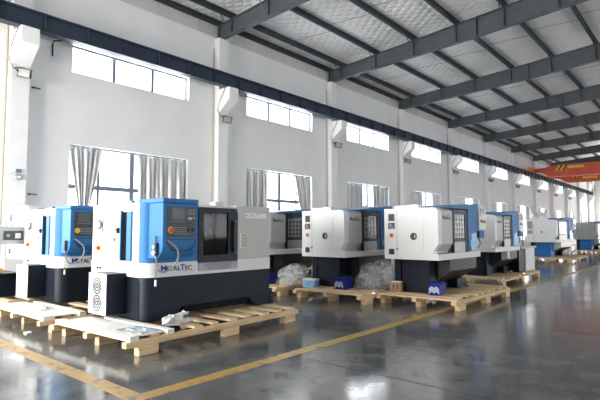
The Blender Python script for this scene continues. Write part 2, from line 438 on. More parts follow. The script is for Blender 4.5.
# curtains
def curtain(a_top, b_top, a_bot, b_bot, z0, z1, seed):
    """pleated hanging cloth; bottom may be gathered"""
    rnd = random.Random(seed); nu, nv = 90, 22
    bm = bmesh.new(); g = []
    ph = [rnd.uniform(0, 6.3) for _ in range(4)]
    npl = max(5, int((b_top-a_top)/.15))
    for v in range(nv+1):
        t = v/nv; z = z1+(z0-z1)*t; row = []
        e = t**1.15
        a = a_top+(a_bot-a_top)*e; b = b_top+(b_bot-b_top)*e
        for u in range(nu+1):
            s = u/nu
            d = .045*math.sin(2*PI*npl*s+ph[0]+.6*math.sin(3*s+ph[1]+2*t))+.025*math.sin(2*PI*npl*.43*s+ph[2]+1.5*t)
            y = a+(b-a)*(s+.012*math.sin(2*PI*npl*s+ph[3]))
            zz = z-(.02*abs(math.sin(PI*npl*.5*s)) if v == 0 else 0)
            d *= .35+.65*(b-a)/(b_top-a_top)
            row.append(bm.verts.new((XW-.09+d*(.55+.45*min(1, 3*t+.2)), y, zz)))
        g.append(row)
    for v in range(nv):
        for u in range(nu):
            bm.faces.new((g[v][u], g[v][u+1], g[v+1][u+1], g[v+1][u]))
    m = MB(); m.bm.free(); m.bm = bm
    o = m.obj('curtain', M['curtain'], smooth=True)
    md = o.modifiers.new('cloth', 'SOLIDIFY'); md.thickness = .006
    return o
ORD = ['first', 'second', 'third', 'fourth', 'fifth', 'sixth', 'seventh', 'eighth', 'ninth', 'tenth', 'eleventh', 'twelfth']
for k, (a, b) in enumerate(winY):
    if k == 0: continue
    zt, zb = LO[1]-.03, LO[0]+.05
    if k == 1:
        c1 = curtain(a+.02, a+.92, a+.36, a+.52, 1.75, zt, 1); c2 = curtain(b-1.72, b-.04, b-1.66, b-.06, zb, zt, 2)
        l1 = 'silver curtain gathered to a point at left of the nearest window'
        l2 = 'wide silver curtain hanging straight at right of the nearest window, above the blue console'
    elif k == 2:
        c1 = curtain(a+.02, a+1.12, a+.02, a+1.12, zb, zt, 3); c2 = curtain(b-1.05, b-.04, b-.42, b-.05, 1.5, zt, 4)
        l1 = 'straight silver curtain at left of the second window, above the grey machine cover'
        l2 = 'silver curtain drawn aside diagonally at right of the second window'
    else:
        w1 = 1.35 if k == 3 else random.uniform(1.1, 1.6); w2 = 1.5 if k == 3 else random.uniform(1.1, 1.6)
        c1 = curtain(a+.03, a+w1, a+.12, a+w1-.05, zb, zt, 10+k); c2 = curtain(b-w2, b-.03, b-w2+.1, b-.08, zb, zt, 40+k)
        l1 = 'silver curtain on the left side of the %s window from the left' % ORD[k-1]
        l2 = 'silver curtain on the right side of the %s window from the left' % ORD[k-1]
    tag(c1, l1, 'curtain', 'curtains of the lower windows'); tag(c2, l2, 'curtain', 'curtains of the lower windows')

# floodlights hung under the corbels
def floodlight(y, label):
    t = thing('floodlight', label, 'floodlight', (-12.24, y, 5.14), 0, 'floodlights under the brackets')
    R = Matrix.Rotation(math.radians(14), 4, 'Y') @ Matrix.Rotation(math.radians(-42), 4, 'Z')
    def tf(mb):
        bmesh.ops.transform(mb.bm, matrix=R, verts=mb.bm.verts[:]); return mb
    tf(MB().box(-.05, .03, -.15, .15, -.11, .11, .01)).obj('housing', M['black'], t)
    tf(MB().box(.031, .036, -.125, .125, -.085, .085)).obj('lens', M['lamp'], t)
    b = MB().tube([(-.01, -.14, 0), (-.08, -.17, .12), (-.17, 0, .17), (-.08, .17, .12), (-.01, .14, 0)], .012, 6)
    b.obj('bracket', M['black'], t)
    MB().tube([(-.06, -.05, .06), (-.15, -.18, .1), (-.2, -.27, .30), (-.1, -.27, .60), (.05, -.24, .85), (.12, -.21, 1.02)], .011, 6).obj('cable', M['black'], t, smooth=True)
    return t
for k, y in enumerate(colY[1:11]):
    floodlight(y, 'black floodlight under the bracket of the %s white column from the left' % ORD[k])

# small wall fittings
for k, y in enumerate(colY[1:6]):
    o = MB().tube([(XW+.03, y-CW/2-.05, .3), (XW+.03, y-CW/2-.05, 7.6)], .022, 8).obj('wall_pipe', M['ivory'])
    tag(o, 'thin cream conduit running down beside the %s column from the left' % ORD[k], 'pipe', 'conduits beside the columns')
t = thing('alarm_bell', 'round silver alarm bell with a grey box on the leftmost column', 'bell', (-12.45, 4.345, 2.69))
MB().cyl((.035, 0, 0), .085, .06, 'x', 28, .05).obj('gong', M['chrome'], t, smooth=True)
MB().ring((.055, 0, 0), .035, .062, .03, 'x').obj('rim', M['grey'], t)
MB().box(0, .05, -.055, .055, .105, .19, .008).obj('junction_box', M['frame'], t)
MB().tube([(.02, -.05, .13), (.03, -.12, .09), (.03, -.19, .05), (.012, -.24, .055)], .005, 6).obj('wire', M['grey'], t)
t = thing('wall_bracket', 'small black bent bracket high on the wall left of the nearest clerestory window', 'bracket', (XW, 5.16, 6.15))
MB().tube([(0, -.05, -.02), (.10, -.05, .10), (.10, .28, .22)], .018, 6).tube([(.05, -.05, .04), (.05, -.05, -.28)], .02, 6).obj('rod', M['black'], t)
for z, lb in ((4.96, 'upper small black pipe clip on the wall right of the leftmost column'), (2.32, 'lower small black pipe clip on the wall right of the leftmost column')):
    t = thing('pipe_clip', lb, 'clip', (XW, 4.68, z), 0, 'pipe clips by the leftmost column')
    MB().cyl((.035, 0, 0), .022, .09, 'x', 10).box(.03, .06, .0, .17, -.012, .012).obj('bolt', M['black'], t)

# floor markings and joint
for nm, box, lab in (('floor_marking', (-12.0, -3.69, 2.22, 2.38), 'worn yellow floor line running left to the wall'),
                     ('floor_marking', (-3.85, -3.69, 2.38, 72), 'worn yellow floor line running along the row of machines')):
    o = MB().box(*box, .0005, .003).obj(nm, M['line']); struct(o, lab, 'floor line')
o = MB().box(-3.69, 6, 4.21, 4.222, .0004, .002).obj('floor_joint', M['dark']); struct(o, 'thin dark saw joint across the concrete floor', 'joint')

# overhead cranes
def crane(y, label, plate_x, dz=0.0):
    t = thing('overhead_crane', label, 'crane', (0, y, 0), 0, 'red bridge cranes')
    pr_ = [(-12.0, 6.72), (-11.5, 6.72), (-10.9, 6.45), (-10.9, 6.13), (10.9, 6.13), (10.9, 6.45), (11.5, 6.72), (12.0, 6.72), (12.0, 6.92), (11.2, 6.98), (10.2, 7.16), (-10.2, 7.16), (-11.2, 6.98), (-12.0, 6.92)]
    pr_ = [(-12.1, 6.68), (-11.3, 6.55), (-10.8, 6.2), (0, 6.12), (10.8, 6.2), (11.3, 6.55), (12.1, 6.68), (12.1, 6.92), (11.2, 6.95), (10.2, 7.14), (-10.2, 7.14), (-11.2, 6.95), (-12.1, 6.92)]
    g = MB().prism(pr_, 'y', -.22, .22).box(-10.6, 10.6, -.30, .30, 6.13, 6.16).obj('bridge_girder', M['cranered'], t)
    for k in range(2):
        xx = -10.25 + .36*k
        MB().prism([(xx, 6.62), (xx+.16, 6.62), (xx+.44, 7.10), (xx+.28, 7.10)], 'y', -.228, -.221).obj('hazard_stripe', M['yellow'], g)
        MB().prism([(xx+.16, 6.62), (xx+.26, 6.62), (xx+.54, 7.10), (xx+.44, 7.10)], 'y', -.229, -.221).obj('hazard_stripe', M['black'], g)
    p = MB().box(plate_x-.6, plate_x+.6, -.235, -.221, 6.78+dz, 7.0+dz).obj('maker_plate', M['yellow'], g)
    mb = MB()
    for k in range(5): mb.box(plate_x-.48+.2*k, plate_x-.36+.2*k, -.238, -.236, 6.84+dz, 6.94+dz)
    mb.obj('plate_marks', M['orange'], g)
    for s in (-1, 1):
        e = MB().box(s*12.1-.13, s*12.1+.13, -1.05, 1.05, 6.70, 6.95, .01).box(s*12.1-.15, s*12.1+.15, -1.1, -.9, 6.68, 7.0).obj('end_carriage', M['craneorange'], t)
        for yy in (-.75, .75):
            MB().cyl((s*12.1, yy, 6.76), .10, .07, 'x', 20).obj('wheel', M['steel'], e)
    h = MB().box(4.2, 5.4, -.35, .35, 5.55, 6.0, .05).box(4.4, 5.2, -.2, .2, 6.0, 6.12).obj('hoist', M['craneorange'], t)
    return t
crane(45.9, 'nearer red overhead bridge crane, in front of the other crane', -8.7)
crane(52.2, 'farther red overhead bridge crane, lower one behind the nearer crane', -8.75, -.36)

def film_heap(loc, blobs, label, seed, mt=None):
    mt = mt or M['film']
    m = MB()
    for (x, y, z, r) in blobs:
        k0 = len(m.bm.verts)
        res = bmesh.ops.create_icosphere(m.bm, subdivisions=4, radius=r, matrix=Matrix.Translation((x, y, z)))
        c = Vector((x, y, z))
        for v in res['verts']:
            d = (v.co-c).normalized()
            n1 = noise.noise((v.co+Vector((seed, 0, 0)))*5); n2 = 1-abs(noise.noise((v.co+Vector((0, seed, 0)))*9))*2
            v.co = c + d*r*(1+.32*n1+.12*n2)
            v.co.z = max(v.co.z, .004)
    o = m.obj('packing_film', mt, smooth=True); o.location = loc
    return tag(o, label, 'packing film', 'heaps of packing film')
M['bag'] = mat('white_plastic_bag', (.72, .73, .72), .3, var=.1, scale=12)
# ------------------------------------------------------------------ pallets
BZ = .11; RZ = .175; DZ = .205
def pallet(label, cx, y0, wdt, lng, rz=0.0, planks=9, front_board=True, seed=0):
    """x from -wdt/2..wdt/2 around cx, y from 0..lng; thing origin at (cx, y0)"""
    rnd = random.Random(seed)
    t = thing('wooden_pallet', label, 'pallet', (cx, y0, 0), rz, 'machine pallets')
    hw = wdt/2
    for x in (-hw+.05, 0, hw-.05):
        MB().box(x-.045, x+.045, -.04, lng+.02, BZ, RZ).obj('runner', M['wood_y'], t, bevel=.004)
        for y in (.12, lng/2-.06, lng-.32):
            MB().box(x-.05, x+.05, y, y+.26, 0.001, BZ-.0005).obj('block', M['wood_y'], t, bevel=.004)
    for k in range(planks):
        y = .02 + (lng-.14)*k/(planks-1)
        if front_board and k == 2: continue
        wp = rnd.uniform(.10, .15)
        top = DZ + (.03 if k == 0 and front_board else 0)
        j = rnd.uniform(-.02, .02); e_ = rnd.uniform(.06, .11)
        MB().box(-hw+.02+j, hw-(.015 if k == 0 else e_), y-.01, min(y+wp, lng), RZ+.0005, top, .003).obj('plank', M['wood_daylit'] if k == 0 and front_board else M['wood_x'], t)
    if front_board: MB().box(-hw+.35, hw-.03, .52, .62, RZ+.0005, DZ+.03, .003).obj('batten', M['wood_daylit'], t)
    return t

pallet('pine pallet under the nearest blue and white machine with fan box', -5.88, 2.90, 1.80, 2.98, math.radians(2.2), 10, seed=1)
# ------------------------------------------------------------------ slant-bed turning machine (foreground type)
def arc(cx, cy, r, a0, a1, n=10):
    return [(cx+r*math.cos(a0+(a1-a0)*k/n), cy+r*math.sin(a0+(a1-a0)*k/n)) for k in range(n+1)]
def make_turner(label, loc, rz=0.0):
    t = thing('cnc_lathe', label, 'machine', loc, rz, 'blue console machines')
    W, LN, R = 1.47, 2.33, .20; zb, z1, z2, zt = .206, .79, .98, 1.80
    plan = [(-W, 0)] + arc(-R, R, R, -PI/2, 0) + [(0, LN), (-W, LN)]
    # base with an arched front
    base = MB()
    base.prism([(-W, 0)] + arc(-R, R, R, -PI/2, 0) + [(0, .42), (-W, .42)], 'z', zb, z1)
    base.box(-W, 0, .42, LN, .36, z1)
    base.prism([(.42, zb), (.44, zb), (.58, .36), (.42, .36)], 'x', -W, 0)
    base.prism([(LN-.28, zb), (LN, zb), (LN, .36), (LN-.48, .36)], 'x', -W, 0)
    b = base.obj('base', M['navy'], t, bevel=.006)
    MB().box(-W+.1, -.16, .45, LN-.3, zb+.03, .3598).obj('drip_tray', M['dark'], b)
    MB().prism([(-.02, .36), (.012, .362), (-.05, .27), (-.08, .27)], 'y', .6, LN-.48).obj('arch_lip', M['dark'], b)
    MB().prism([(LN+.0005, zb), (LN+.09, zb), (LN+.075, .32), (LN+.0005, .34)], 'x', -W+.05, .015).obj('foot', M['navy'], b)
    MB().box(-.35, -.16, -.004, -.0005, .23, .74).obj('side_panel', M['navy'], b)
    # white band
    P2 = [(-W-.004, -.006)] + arc(-R, R, R+.006, -PI/2, 0) + [(.006, LN+.004), (-W-.004, LN+.004)]
    band = MB().prism(P2, 'z', z1, z2).obj('lower_band', M['white'], t, smooth=True)
    # upper housing: headstock block, rear block, roof
    up = MB()
    up.prism([(-W, 0)] + arc(-R, R, R-.004, -PI/2, 0, 12) + [(-.004, .83), (-W, .83)], 'z', z2, zt)
    up.box(-W, -.62, .83, 1.60, z2, zt); up.box(-.62, -.02, .83, 1.60, 1.765, zt)
    uo = up.obj('headstock_housing', M['white'], t, smooth=True)
    MB().box(-W, .004, 1.60, LN+.002, z2+.002, 1.815).obj('right_cover', M['cover'], t, bevel=.006)
    # blue corner cladding
    bl = MB(); o_ = arc(-R, R, R+.004, -PI/2+.10, 0, 12); i_ = arc(-R, R, R-.003, -PI/2+.10, 0, 12)
    bl.prism(o_ + [(.006, .835), (-.003, .835)] + i_[::-1], 'z', z2+.004, zt+.004)
    bl.obj('corner_panel', M['blue'], t, smooth=True)
    # end face fittings
    dr = MB().box(-1.08, -.645, -.012, -.0005, 1.02, 1.69, .003).obj('service_door', M['white'], t)
    MB().box(-.70, -.675, -.05, -.0125, 1.38, 1.46).box(-.80, -.675, -.062, -.045, 1.42, 1.44).obj('lever_handle', M['black'], dr)
    MB().cyl((-.80, -.014, 1.29), .03, .006, 'y', 20).obj('lock', M['black'], dr)
    MB().box(-.64, -.61, -.03, -.0005, 1.0, 1.70).obj('slot_edge', M['blue'], t)
    MB().box(-.609, -.47, -.006, -.0005, 1.0, 1.68).obj('slot_shade_plate', M['slot_shade'], t)  # flat black plate painted as the shade inside the slot, no real opening
    MB().box(-.469, -.36, -.022, -.0005, 1.0, 1.685).obj('slot_edge', M['blue'], t)
    v = MB().cyl((-1.265, -.006, 1.51), .075, .010, 'y', 28).obj('cooling_vent', M['black'], t)
    MB().ring((-1.265, -.014, 1.51), .022, .034, .005).obj('vent_ring', M['silver'], v)
    MB().box(-1.168, -1.158, -.012, -.0005, 1.40, 1.62).obj('door_edge', M['black'], t)
    s = MB().box(-1.30, -1.20, -.012, -.0005, 1.115, 1.215, .004).obj('isolator_switch', M['yellow'], t)
    MB().cyl((-1.255, -.022, 1.165), .033, .022, 'y', 20).box(-1.262, -1.248, -.05, -.03, 1.14, 1.19).obj('switch_knob', M['red'], s)
    MB().box(-1.31, -1.19, -.004, -.0005, 1.245, 1.275).obj('rating_plate', M['silver'], t)
    MB().cyl((-1.27, -.01, .875), .02, .02, 'y', 14).cyl((-1.20, -.01, .875), .02, .02, 'y', 14).obj('cable_gland', M['black'], t)
    # fan box standing off the end
    fb = MB().box(-.94, -.47, -.29, -.0065, .29, .835, .004).obj('fan_box', M['navy'], t)
    fp = MB().box(-.943, -.467, -.302, -.2905, .288, .838, .003).obj('fan_plate', M['white'], fb)
    cx = -.70
    g = MB()
    for zc in (.672, .438):
        for k, r in enumerate((.02, .058, .096)): g.ring((cx, -.305, zc), r, r+.018, .004)
    gg = MB().box(cx-.15, cx+.15, -.3035, -.3022, .42, .69).obj('grille_panel', M['silver'], fp)
    g.obj('fan_slots', M['black'], fp)
    # sliding door with window
    d = MB()
    y0, y1, a, c = .835, 1.595, .955, 1.765
    rr = .09
    prof_o = [(y0, a), (y1, a)] + arc(y1-rr, c-rr, rr, 0, PI/2, 6) + [(y0, c)]
    d.box(-.02, .022, y0, y0+.09, a, c); d.box(-.02, .022, y0+.09, 1.40, a, 1.06); d.box(-.02, .022, y0+.09, 1.40, 1.69, c)
    d.prism([(1.40, a), (y1, a)] + arc(y1-rr, c-rr, rr, 0, PI/2, 6) + [(1.40, c)], 'x', -.02, .022)
    do = d.obj('sliding_door', M['dark'], t)
    MB().box(-.006, .006, y0+.09, 1.40, 1.06, 1.69).obj('door_window', M['darkglass'], do)
    hd = MB().box(.045, .075, 1.475, 1.52, 1.10, 1.56, .008).box(.022, .05, 1.475, 1.52, 1.11, 1.15).box(.022, .05, 1.475, 1.52, 1.50, 1.55).obj('door_handle', M['black'], do)
    MB().box(.022, .07, 1.49, 1.535, 1.561, 1.585).box(.022, .07, 1.49, 1.535, 1.07, 1.099).obj('handle_cap', M['blue'], hd)
    ch = MB().box(-.61, -.59, .84, 1.59, .99, 1.76).box(-.60, -.03, .832, .845, .985, 1.76).obj('work_chamber', M['dark'], t)
    MB().cyl((-.34, .93, 1.33), .12, .16, 'y', 24).cyl((-.34, 1.04, 1.33), .07, .1, 'y', 20).obj('chuck', M['grey'], ch)
    MB().cyl((-.45, 1.34, 1.40), .14, .16, 'y', 10).box(-.6, -.38, 1.28, 1.48, 1.0, 1.3).obj('tool_turret', M['panel'], ch)
    # brushed trim plate with slats
    tp = MB().box(.0065, .016, .84, 1.60, .835, .962).obj('trim_plate', M['grey'], t)
    sl = MB()
    for k in range(4):
        sl.box(.0165, .021, .86, 1.02-.03*k, .852+.026*k, .860+.026*k); sl.box(.0165, .021, 1.42+.03*k, 1.58, .852+.026*k, .860+.026*k)
    sl.obj('slat', M['silver'], tp)
    # control console
    cz0, cz1, ca, cb, cf = 1.05, 1.845, .055, .595, .285
    co = MB().prism([(-.04, cz0), (cf-.10, cz0), (cf-.02, cz0+.09), (cf, cz0+.16), (cf, cz1-.06), (-.04, cz1-.06)], 'y', ca, cb)
    con = co.obj('control_console', M['blue'], t, bevel=.010)
    MB().box(-.30, cf+.018, ca-.012, cb+.015, cz1-.058, cz1, .008).obj('console_cap', M['blue'], con)
    pa = MB().box(cf+.0005, cf+.006, ca+.06, cb-.02, 1.335, 1.735).obj('control_panel', M['panel'], con)
    q = cf+.0065
    MB().box(q, q+.003, ca+.13, ca+.33, 1.57, 1.715).obj('screen', M['screen'], con)
    k1 = MB()
    for r_ in range(4):
        for c_ in range(5): k1.box(q, q+.004, ca+.385+.026*c_, ca+.404+.026*c_, 1.63+.021*r_, 1.645+.021*r_)
    for c_ in range(9): k1.box(q, q+.004, ca+.10+.028*c_, ca+.118+.028*c_, 1.535, 1.547)
    for r_ in range(4):
        for c_ in range(7): k1.box(q, q+.004, ca+.17+.028*c_, ca+.188+.028*c_, 1.37+.028*r_, 1.384+.028*r_)
    k1.obj('keypad', M['keys'], con)
    MB().box(q, q+.003, ca+.39, ca+.455, 1.565, 1.60).obj('blue_key', M['label'], con)
    MB().box(q, q+.006, ca+.47, ca+.50, 1.575, 1.605).box(q, q+.006, ca+.385, ca+.40, 1.365, 1.385).obj('orange_key', M['orange'], con)
    MB().cyl((q+.008, ca+.41, 1.43), .025, .016, 'x', 18).cyl((q+.008, ca+.475, 1.43), .025, .016, 'x', 18).obj('rotary_knob', M['black'], con)
    es = MB().cyl((q+.006, ca+.115, 1.425), .045, .012, 'x', 24).obj('stop_collar', M['yellow'], con)
    MB().cyl((q+.028, ca+.115, 1.425), .028, .032, 'x', 20, .032).obj('stop_button', M['red'], es)
    # pocket under the panel
    z_a, z_b = 1.15, 1.305
    fr = MB()
    out = [(ca+.06, z_b), (cb-.02, z_b), (cb-.02, z_b-.06), (cb-.09, z_a), (ca+.15, z_a), (ca+.06, z_b-.06)]
    cyc = sum(p[0] for p in out)/6; czc = sum(p[1] for p in out)/6
    inn = [(cyc+(p[0]-cyc)*.94, czc+(p[1]-czc)*.84) for p in out]
    for k in range(6):
        fr.prism([out[k], out[(k+1) % 6], inn[(k+1) % 6], inn[k]], 'x', cf-.03, cf+.006)
    fr.obj('pocket_rim', M['black'], con)
    # hand wheel pendant and coiled hose
    pe = MB().box(.14, .20, ca-.045, ca-.0105, 1.09, 1.26, .008).obj('handwheel_pendant', M['black'], con)
    MB().cyl((.17, ca-.055, 1.13), .034, .02, 'y', 20).cyl((.17, ca-.055, 1.205), .022, .02, 'y', 16).obj('pendant_dial', M['chrome'], pe)
    MB().tube([(.17, ca-.03, 1.26), (.17, ca-.03, 1.35)], .012, 8).obj('pendant_plug', M['black'], pe)
    pts = [(cf+.01, ca+.07, 1.29), (cf+.03, ca+.14, 1.24), (cf+.04, ca+.21, 1.17), (cf+.02, ca+.24, 1.08), (cf-.02, ca+.23, .98), (.20, ca+.18, .90), (.18, ca+.09, .865), (.17, ca+.01, .90), (.17, ca-.01, 1.0), (.17, ca-.02, 1.09)]
    fine = []
    for i in range(len(pts)-1):
        for k in range(4):
            p = Vector(pts[i]).lerp(Vector(pts[i+1]), k/4); fine.append(p)
    fine.append(Vector(pts[-1]))
    for _ in range(3): fine = [fine[0]] + [(fine[i-1]+fine[i]*2+fine[i+1])/4 for i in range(1, len(fine)-1)] + [fine[-1]]
    MB().tube(fine, .012, 8).obj('coiled_hose', M['grey'], con, smooth=True)
    MB().tube([(.19, ca-.03, 1.09), (.19, ca-.03, .78)], .004, 6).obj('hanging_wire', M['black'], con)
    MB().box(.180, .200, ca-.04, ca-.02, .70, .78).obj('hanging_tag', M['paper'], con)
    # top fittings
    tf = MB().cyl((-.95, .18, 1.822), .025, .04, 'z', 16).cyl((-.62, .12, 1.822), .03, .042, 'z', 16).box(-.92, -.66, .12, .18, 1.801, 1.822)
    tf.obj('top_pipe', M['white'], t); MB().cyl((-.555, .12, 1.825), .03, .046, 'z', 16).obj('top_cap', M['blue'], t)
    MB().box(-.5, -.36, 1.45, 1.62, 1.816, 1.885, .005).obj('top_box', M['galv'], t)
    # lettering
    yy = .215
    for s_, size, m_ in (('M', .118, 'lett_blue'), ('ETAL', .088, 'lett_dark'), ('T', .118, 'lett_blue'), ('EC', .088, 'lett_dark')):
        _, w_ = text_mesh('brand_lettering', s_, size, M[m_], t, (.008, yy, .868), 'x', .002, .0025, 1.10)
        yy += w_-.002
    MB().box(.0065, .009, .55, .76, .850, .853).obj('brand_line', M['lett_dark'], t)
    text_mesh('model_lettering', 'CK35x400', .112, M['lett_white'], t, (.007, 1.75, 1.625), 'x', .002, .0065, .95)
    st = MB()
    for k in range(6): st.box(.0045, .006, 1.655+.0, 1.685, 1.155+.04*k, 1.180+.04*k)
    st.obj('pictograms', M['lett_white'], t)
    st = MB()
    for k in range(4): st.box(.0045, .006, 1.70, 1.795, 1.18+.052*k, 1.20+.052*k)
    st.obj('warning_sticker', M['orange'], t)
    return t
A = make_turner('nearest blue and white cabinet lathe with CK35x400 on its grey cover', (-5.73, 3.585, 0))
pallet('pine pallet under the second blue console machine from the front', -8.10, 2.85, 2.05, 2.95, 0, 10, seed=2)
Bm = dup(A, (-8.40, 3.60, 0), 0, 'second blue and white cabinet lathe, standing left behind the nearest one')

# ------------------------------------------------------------------ flat-bed lathe with headstock cabinet
def make_lathe(label, loc, base_m='navy', door_frame='dark', console=True, blue='blue', scale=(1, 1, 1), logo=True, hole='round', yc=.69):
    t = thing('cnc_lathe', label, 'machine', loc, 0, 'white headstock lathes')
    zb, zt = .206, 1.865; D = 1.15
    prof = [(-.06, zt), (0, zt-.05), (0, 1.17), (-.10, 1.03), (-.10, .985), (.004, .985), (.004, .865), (-D, .865), (-D, zt)]
    cab = MB().prism(prof, 'y', 0, .16).obj('headstock_cabinet', M['white'], t, bevel=.004)
    pf = [(-.07, zt-.004), (-.012, zt-.052), (-.012, 1.175), (-.115, 1.025), (-.115, .99), (-D+.01, .99), (-D+.01, zt-.004)]
    fc = MB().prism(pf, 'y', .161, yc).obj('front_cover', M['cover'], t, bevel=.004)
    # end face fittings
    sp = MB().box(-.865, -.860, -.004, -.0005, .90, 1.82).obj('seam', M['grey'], cab)
    dp = MB().box(-.83, -.30, -.008, -.0005, 1.02, 1.70, .002).obj('inspection_panel', M['white'], t)
    if hole == 'round':
        MB().cyl((-.50, -.010, 1.315), .07, .008, 'y', 28).obj('spindle_hole', M['black'], t)
        MB().prism([(-.49, 1.285), (-.465, 1.29), (-.455, 1.32), (-.47, 1.345), (-.49, 1.35), (-.478, 1.32)], 'y', -.0175, -.0145).obj('spindle_ring', M['silver'], t)
    else:
        MB().box(-.60, -.50, -.02, -.008, 1.27, 1.37, .004).obj('spindle_guard', M['silver'], t)
        MB().cyl((-.55, -.022, 1.32), .03, .006, 'y', 20).obj('spindle_hole', M['black'], t)
    v = MB().box(-1.05, -.92, -.010, -.0005, 1.62, 1.76, .003).obj('fan_grille', M['black'], t)
    MB().ring((-.985, -.012, 1.69), .03, .045, .003).obj('fan_ring', M['panel'], v)
    n = MB().box(-1.06, -.91, -.008, -.0005, 1.46, 1.585).obj('rating_plate', M['panel'], t)
    pl = MB()
    rnd = random.Random(3)
    for k in range(5):
        x = -1.05+.14*rnd.random()*.85; z = 1.47+.1*rnd.random(); pl.box(x, x+.03, -.0105, -.0085, z, z+.012)
    pl.obj('plate_marks', M['silver'], n)
    s = MB().box(-1.02, -.945, -.012, -.0005, 1.295, 1.375, .003).obj('isolator_switch', M['orange'], t)
    MB().cyl((-.985, -.024, 1.335), .026, .022, 'y', 18).obj('switch_knob', M['red'], s)
    MB().box(-1.045, -.93, -.012, -.0005, .955, 1.065, .003).obj('socket', M['black'], t)
    MB().box(-.875, -.85, -.012, -.0005, 1.045, 1.085).obj('latch', M['black'], t)
    MB().box(-.885, -.835, -.010, -.0005, 1.66, 1.72, .002).obj('hinge', M['white'], t)
    # top: white riser box and blue hood
    MB().box(-.98, -.42, .10, .42, zt+.0005, zt+.065, .012).box(-.62, -.45, .08, .3, zt+.0005, zt+.075, .006).obj('top_box', M['white'], t)
    hood = MB().prism([(.30, zt+.004), (1.95, zt+.01), (1.95, zt+.15), (1.55, zt+.12)], 'x', -D+.05, .015)
    hood.obj('blue_hood', M[blue], t)
    # sliding door
    y0, y1, za, zc = yc+.01, 1.42, .99, zt-.02
    d = MB()
    d.box(-.05, 0, y0, y0+.055, za, zc); d.box(-.05, 0, y1-.12, y1, za, zc); d.box(-.05, 0, y0+.055, y1-.12, zc-.09, zc)
    do = d.obj('sliding_door', M[door_frame], t)
    MB().box(-.05, -.006, y0+.056, y1-.121, za, 1.20).obj('kick_plate', M['metal'], do)
    MB().box(-.03, -.012, y0+.056, y1-.121, 1.245, zc-.091).obj('door_window', M['steelglass'], do)
    gr = MB()
    for k in range(4): yk = y0+.10+(y1-y0-.345)/3*k; gr.box(-.0118, -.004, yk-.016, yk+.016, 1.27, zc-.11)
    for k in range(5): zk = 1.30+.10*k; gr.box(-.0118, -.0045, y0+.075, y1-.16, zk-.013, zk+.013)
    gr.obj('guard_grid', M['metal'], do)
    hb = MB().box(-.045, .008, y0+.057, y1-.122, 1.202, 1.243).obj('handle_bar', M['dark'], do)
    MB().box(.0085, .03, y0+.12, y0+.30, 1.205, 1.24).obj('handle_grip', M['bluebase'], hb)
    MB().box(-D+.02, -.06, yc+.01, 1.95, .99, zt-.01).obj('rear_enclosure', M['grey'], t)
    # blue tail cover
    tc_ = MB().prism([(1.425, 1.0), (1.60, 1.0), (1.62, 1.36), (1.95, 1.40), (1.95, zt+.145), (1.55, zt+.11), (1.425, zt+.09)], 'x', -.055, .012)
    tc_.obj('blue_tail_cover', M[blue], t)
    MB().box(-.05, -.01, 1.63, 1.95, 1.01, 1.39).obj('film_panel', M['ltblue'], t)
    MB().box(-.045, .03, 1.50, 1.95, 1.09, 1.23, .004).obj('name_plate', M['label'], t)
    # tray, belly, pedestals
    MB().prism([(-D+.02, .866), (.003, .866), (.003, .985), (-.02, .985), (-.02, .95), (-D+.02, .95)], 'y', .1605, 2.12).obj('bed_tray', M['white'], t, bevel=.003)
    MB().prism([(-.05, .8655), (-.05, .63), (-.42, .40), (-.95, .40), (-.95, .8655)], 'y', .62, 2.0).obj('chip_chute', M['belly'] if base_m == 'navy' else M['galv'], t, bevel=.003)
    ch = MB()
    for k in range(4): ch.prism([(-.053, .628), (-.058, .618), (-.418, .390), (-.42, .40)], 'y', .63+.34*k, .95+.34*k)
    ch.obj('chute_underside', M['brown'], t)
    MB().box(-.93, -.34, .30, .619, zb, .8645).obj('pedestal', M[base_m], t, bevel=.008)
    MB().prism([(.6195, zb), (.72, .40), (.72, .8645), (.6195, .8645)], 'x', -.93, -.34).obj('pedestal_gusset', M[base_m], t)
    MB().box(-1.10, -.955, .30, 2.05, zb+.001, .8645).box(-.9545, -.5, .625, 1.545, zb+.001, .385).obj('bed_base', M['navy'], t, bevel=.006)
    tp = MB().box(-.93, -.30, 1.55, 2.05, zb, .399, .006).obj('tail_pedestal', M['navy'], t)
    for y in (1.58, 1.96): MB().box(-.28, -.20, y-.03, y+.03, zb, .26).obj('levelling_foot', M['grey'], t)
    # pendant console at the tail
    if console:
        ct = MB().box(-.45, .03, 2.02, 2.42, 1.45, 2.0, .012).box(-.45, -.35, 1.955, 2.13, 1.55, 1.9).obj('pendant_console', M['white'], t)
        MB().box(.0305, .036, 2.08, 2.36, 1.76, 1.92).obj('console_screen', M['screen'], ct)
        MB().box(.0305, .04, 2.20, 2.38, 1.60, 1.66).obj('console_keys', M['black'], ct)
        MB().cyl((.046, 2.12, 1.64), .025, .035, 'x', 16).obj('stop_button', M['red'], ct)
        MB().box(-.40, .01, 2.08, 2.36, 1.27, 1.43, .006).obj('console_cup', M['bluebase'], ct)
        MB().tube([(-.06, 2.2, 1.26), (-.02, 2.22, 1.15), (-.03, 2.12, 1.08), (-.06, 1.98, 1.10)], .02, 8).obj('console_hose', M['grey'], ct, smooth=True)
    if logo:
        yy = .23
        for s_, size, m_ in (('M', .115, 'bluebase'), ('etal', .10, 'lett_dark'), ('T', .115, 'bluebase'), ('ec', .10, 'lett_dark')):
            _, w_ = text_mesh('brand_lettering', s_, size, M[m_], t, (-.011, yy, 1.645), 'x', .002, .002, .95)
            yy += w_-.002
    return t
M['paleg'] = mat('pale_grey_machine_paint', (.36, .36, .35), .5, var=.03, spec=.2)
M['belly'] = mat('film_wrapped_chute', (.020, .023, .026), .42, .1, var=.3, scale=7, spec=.25)
M['steelglass'] = mat('reflective_door_window', (.05, .052, .055), .12, 0, spec=.35)

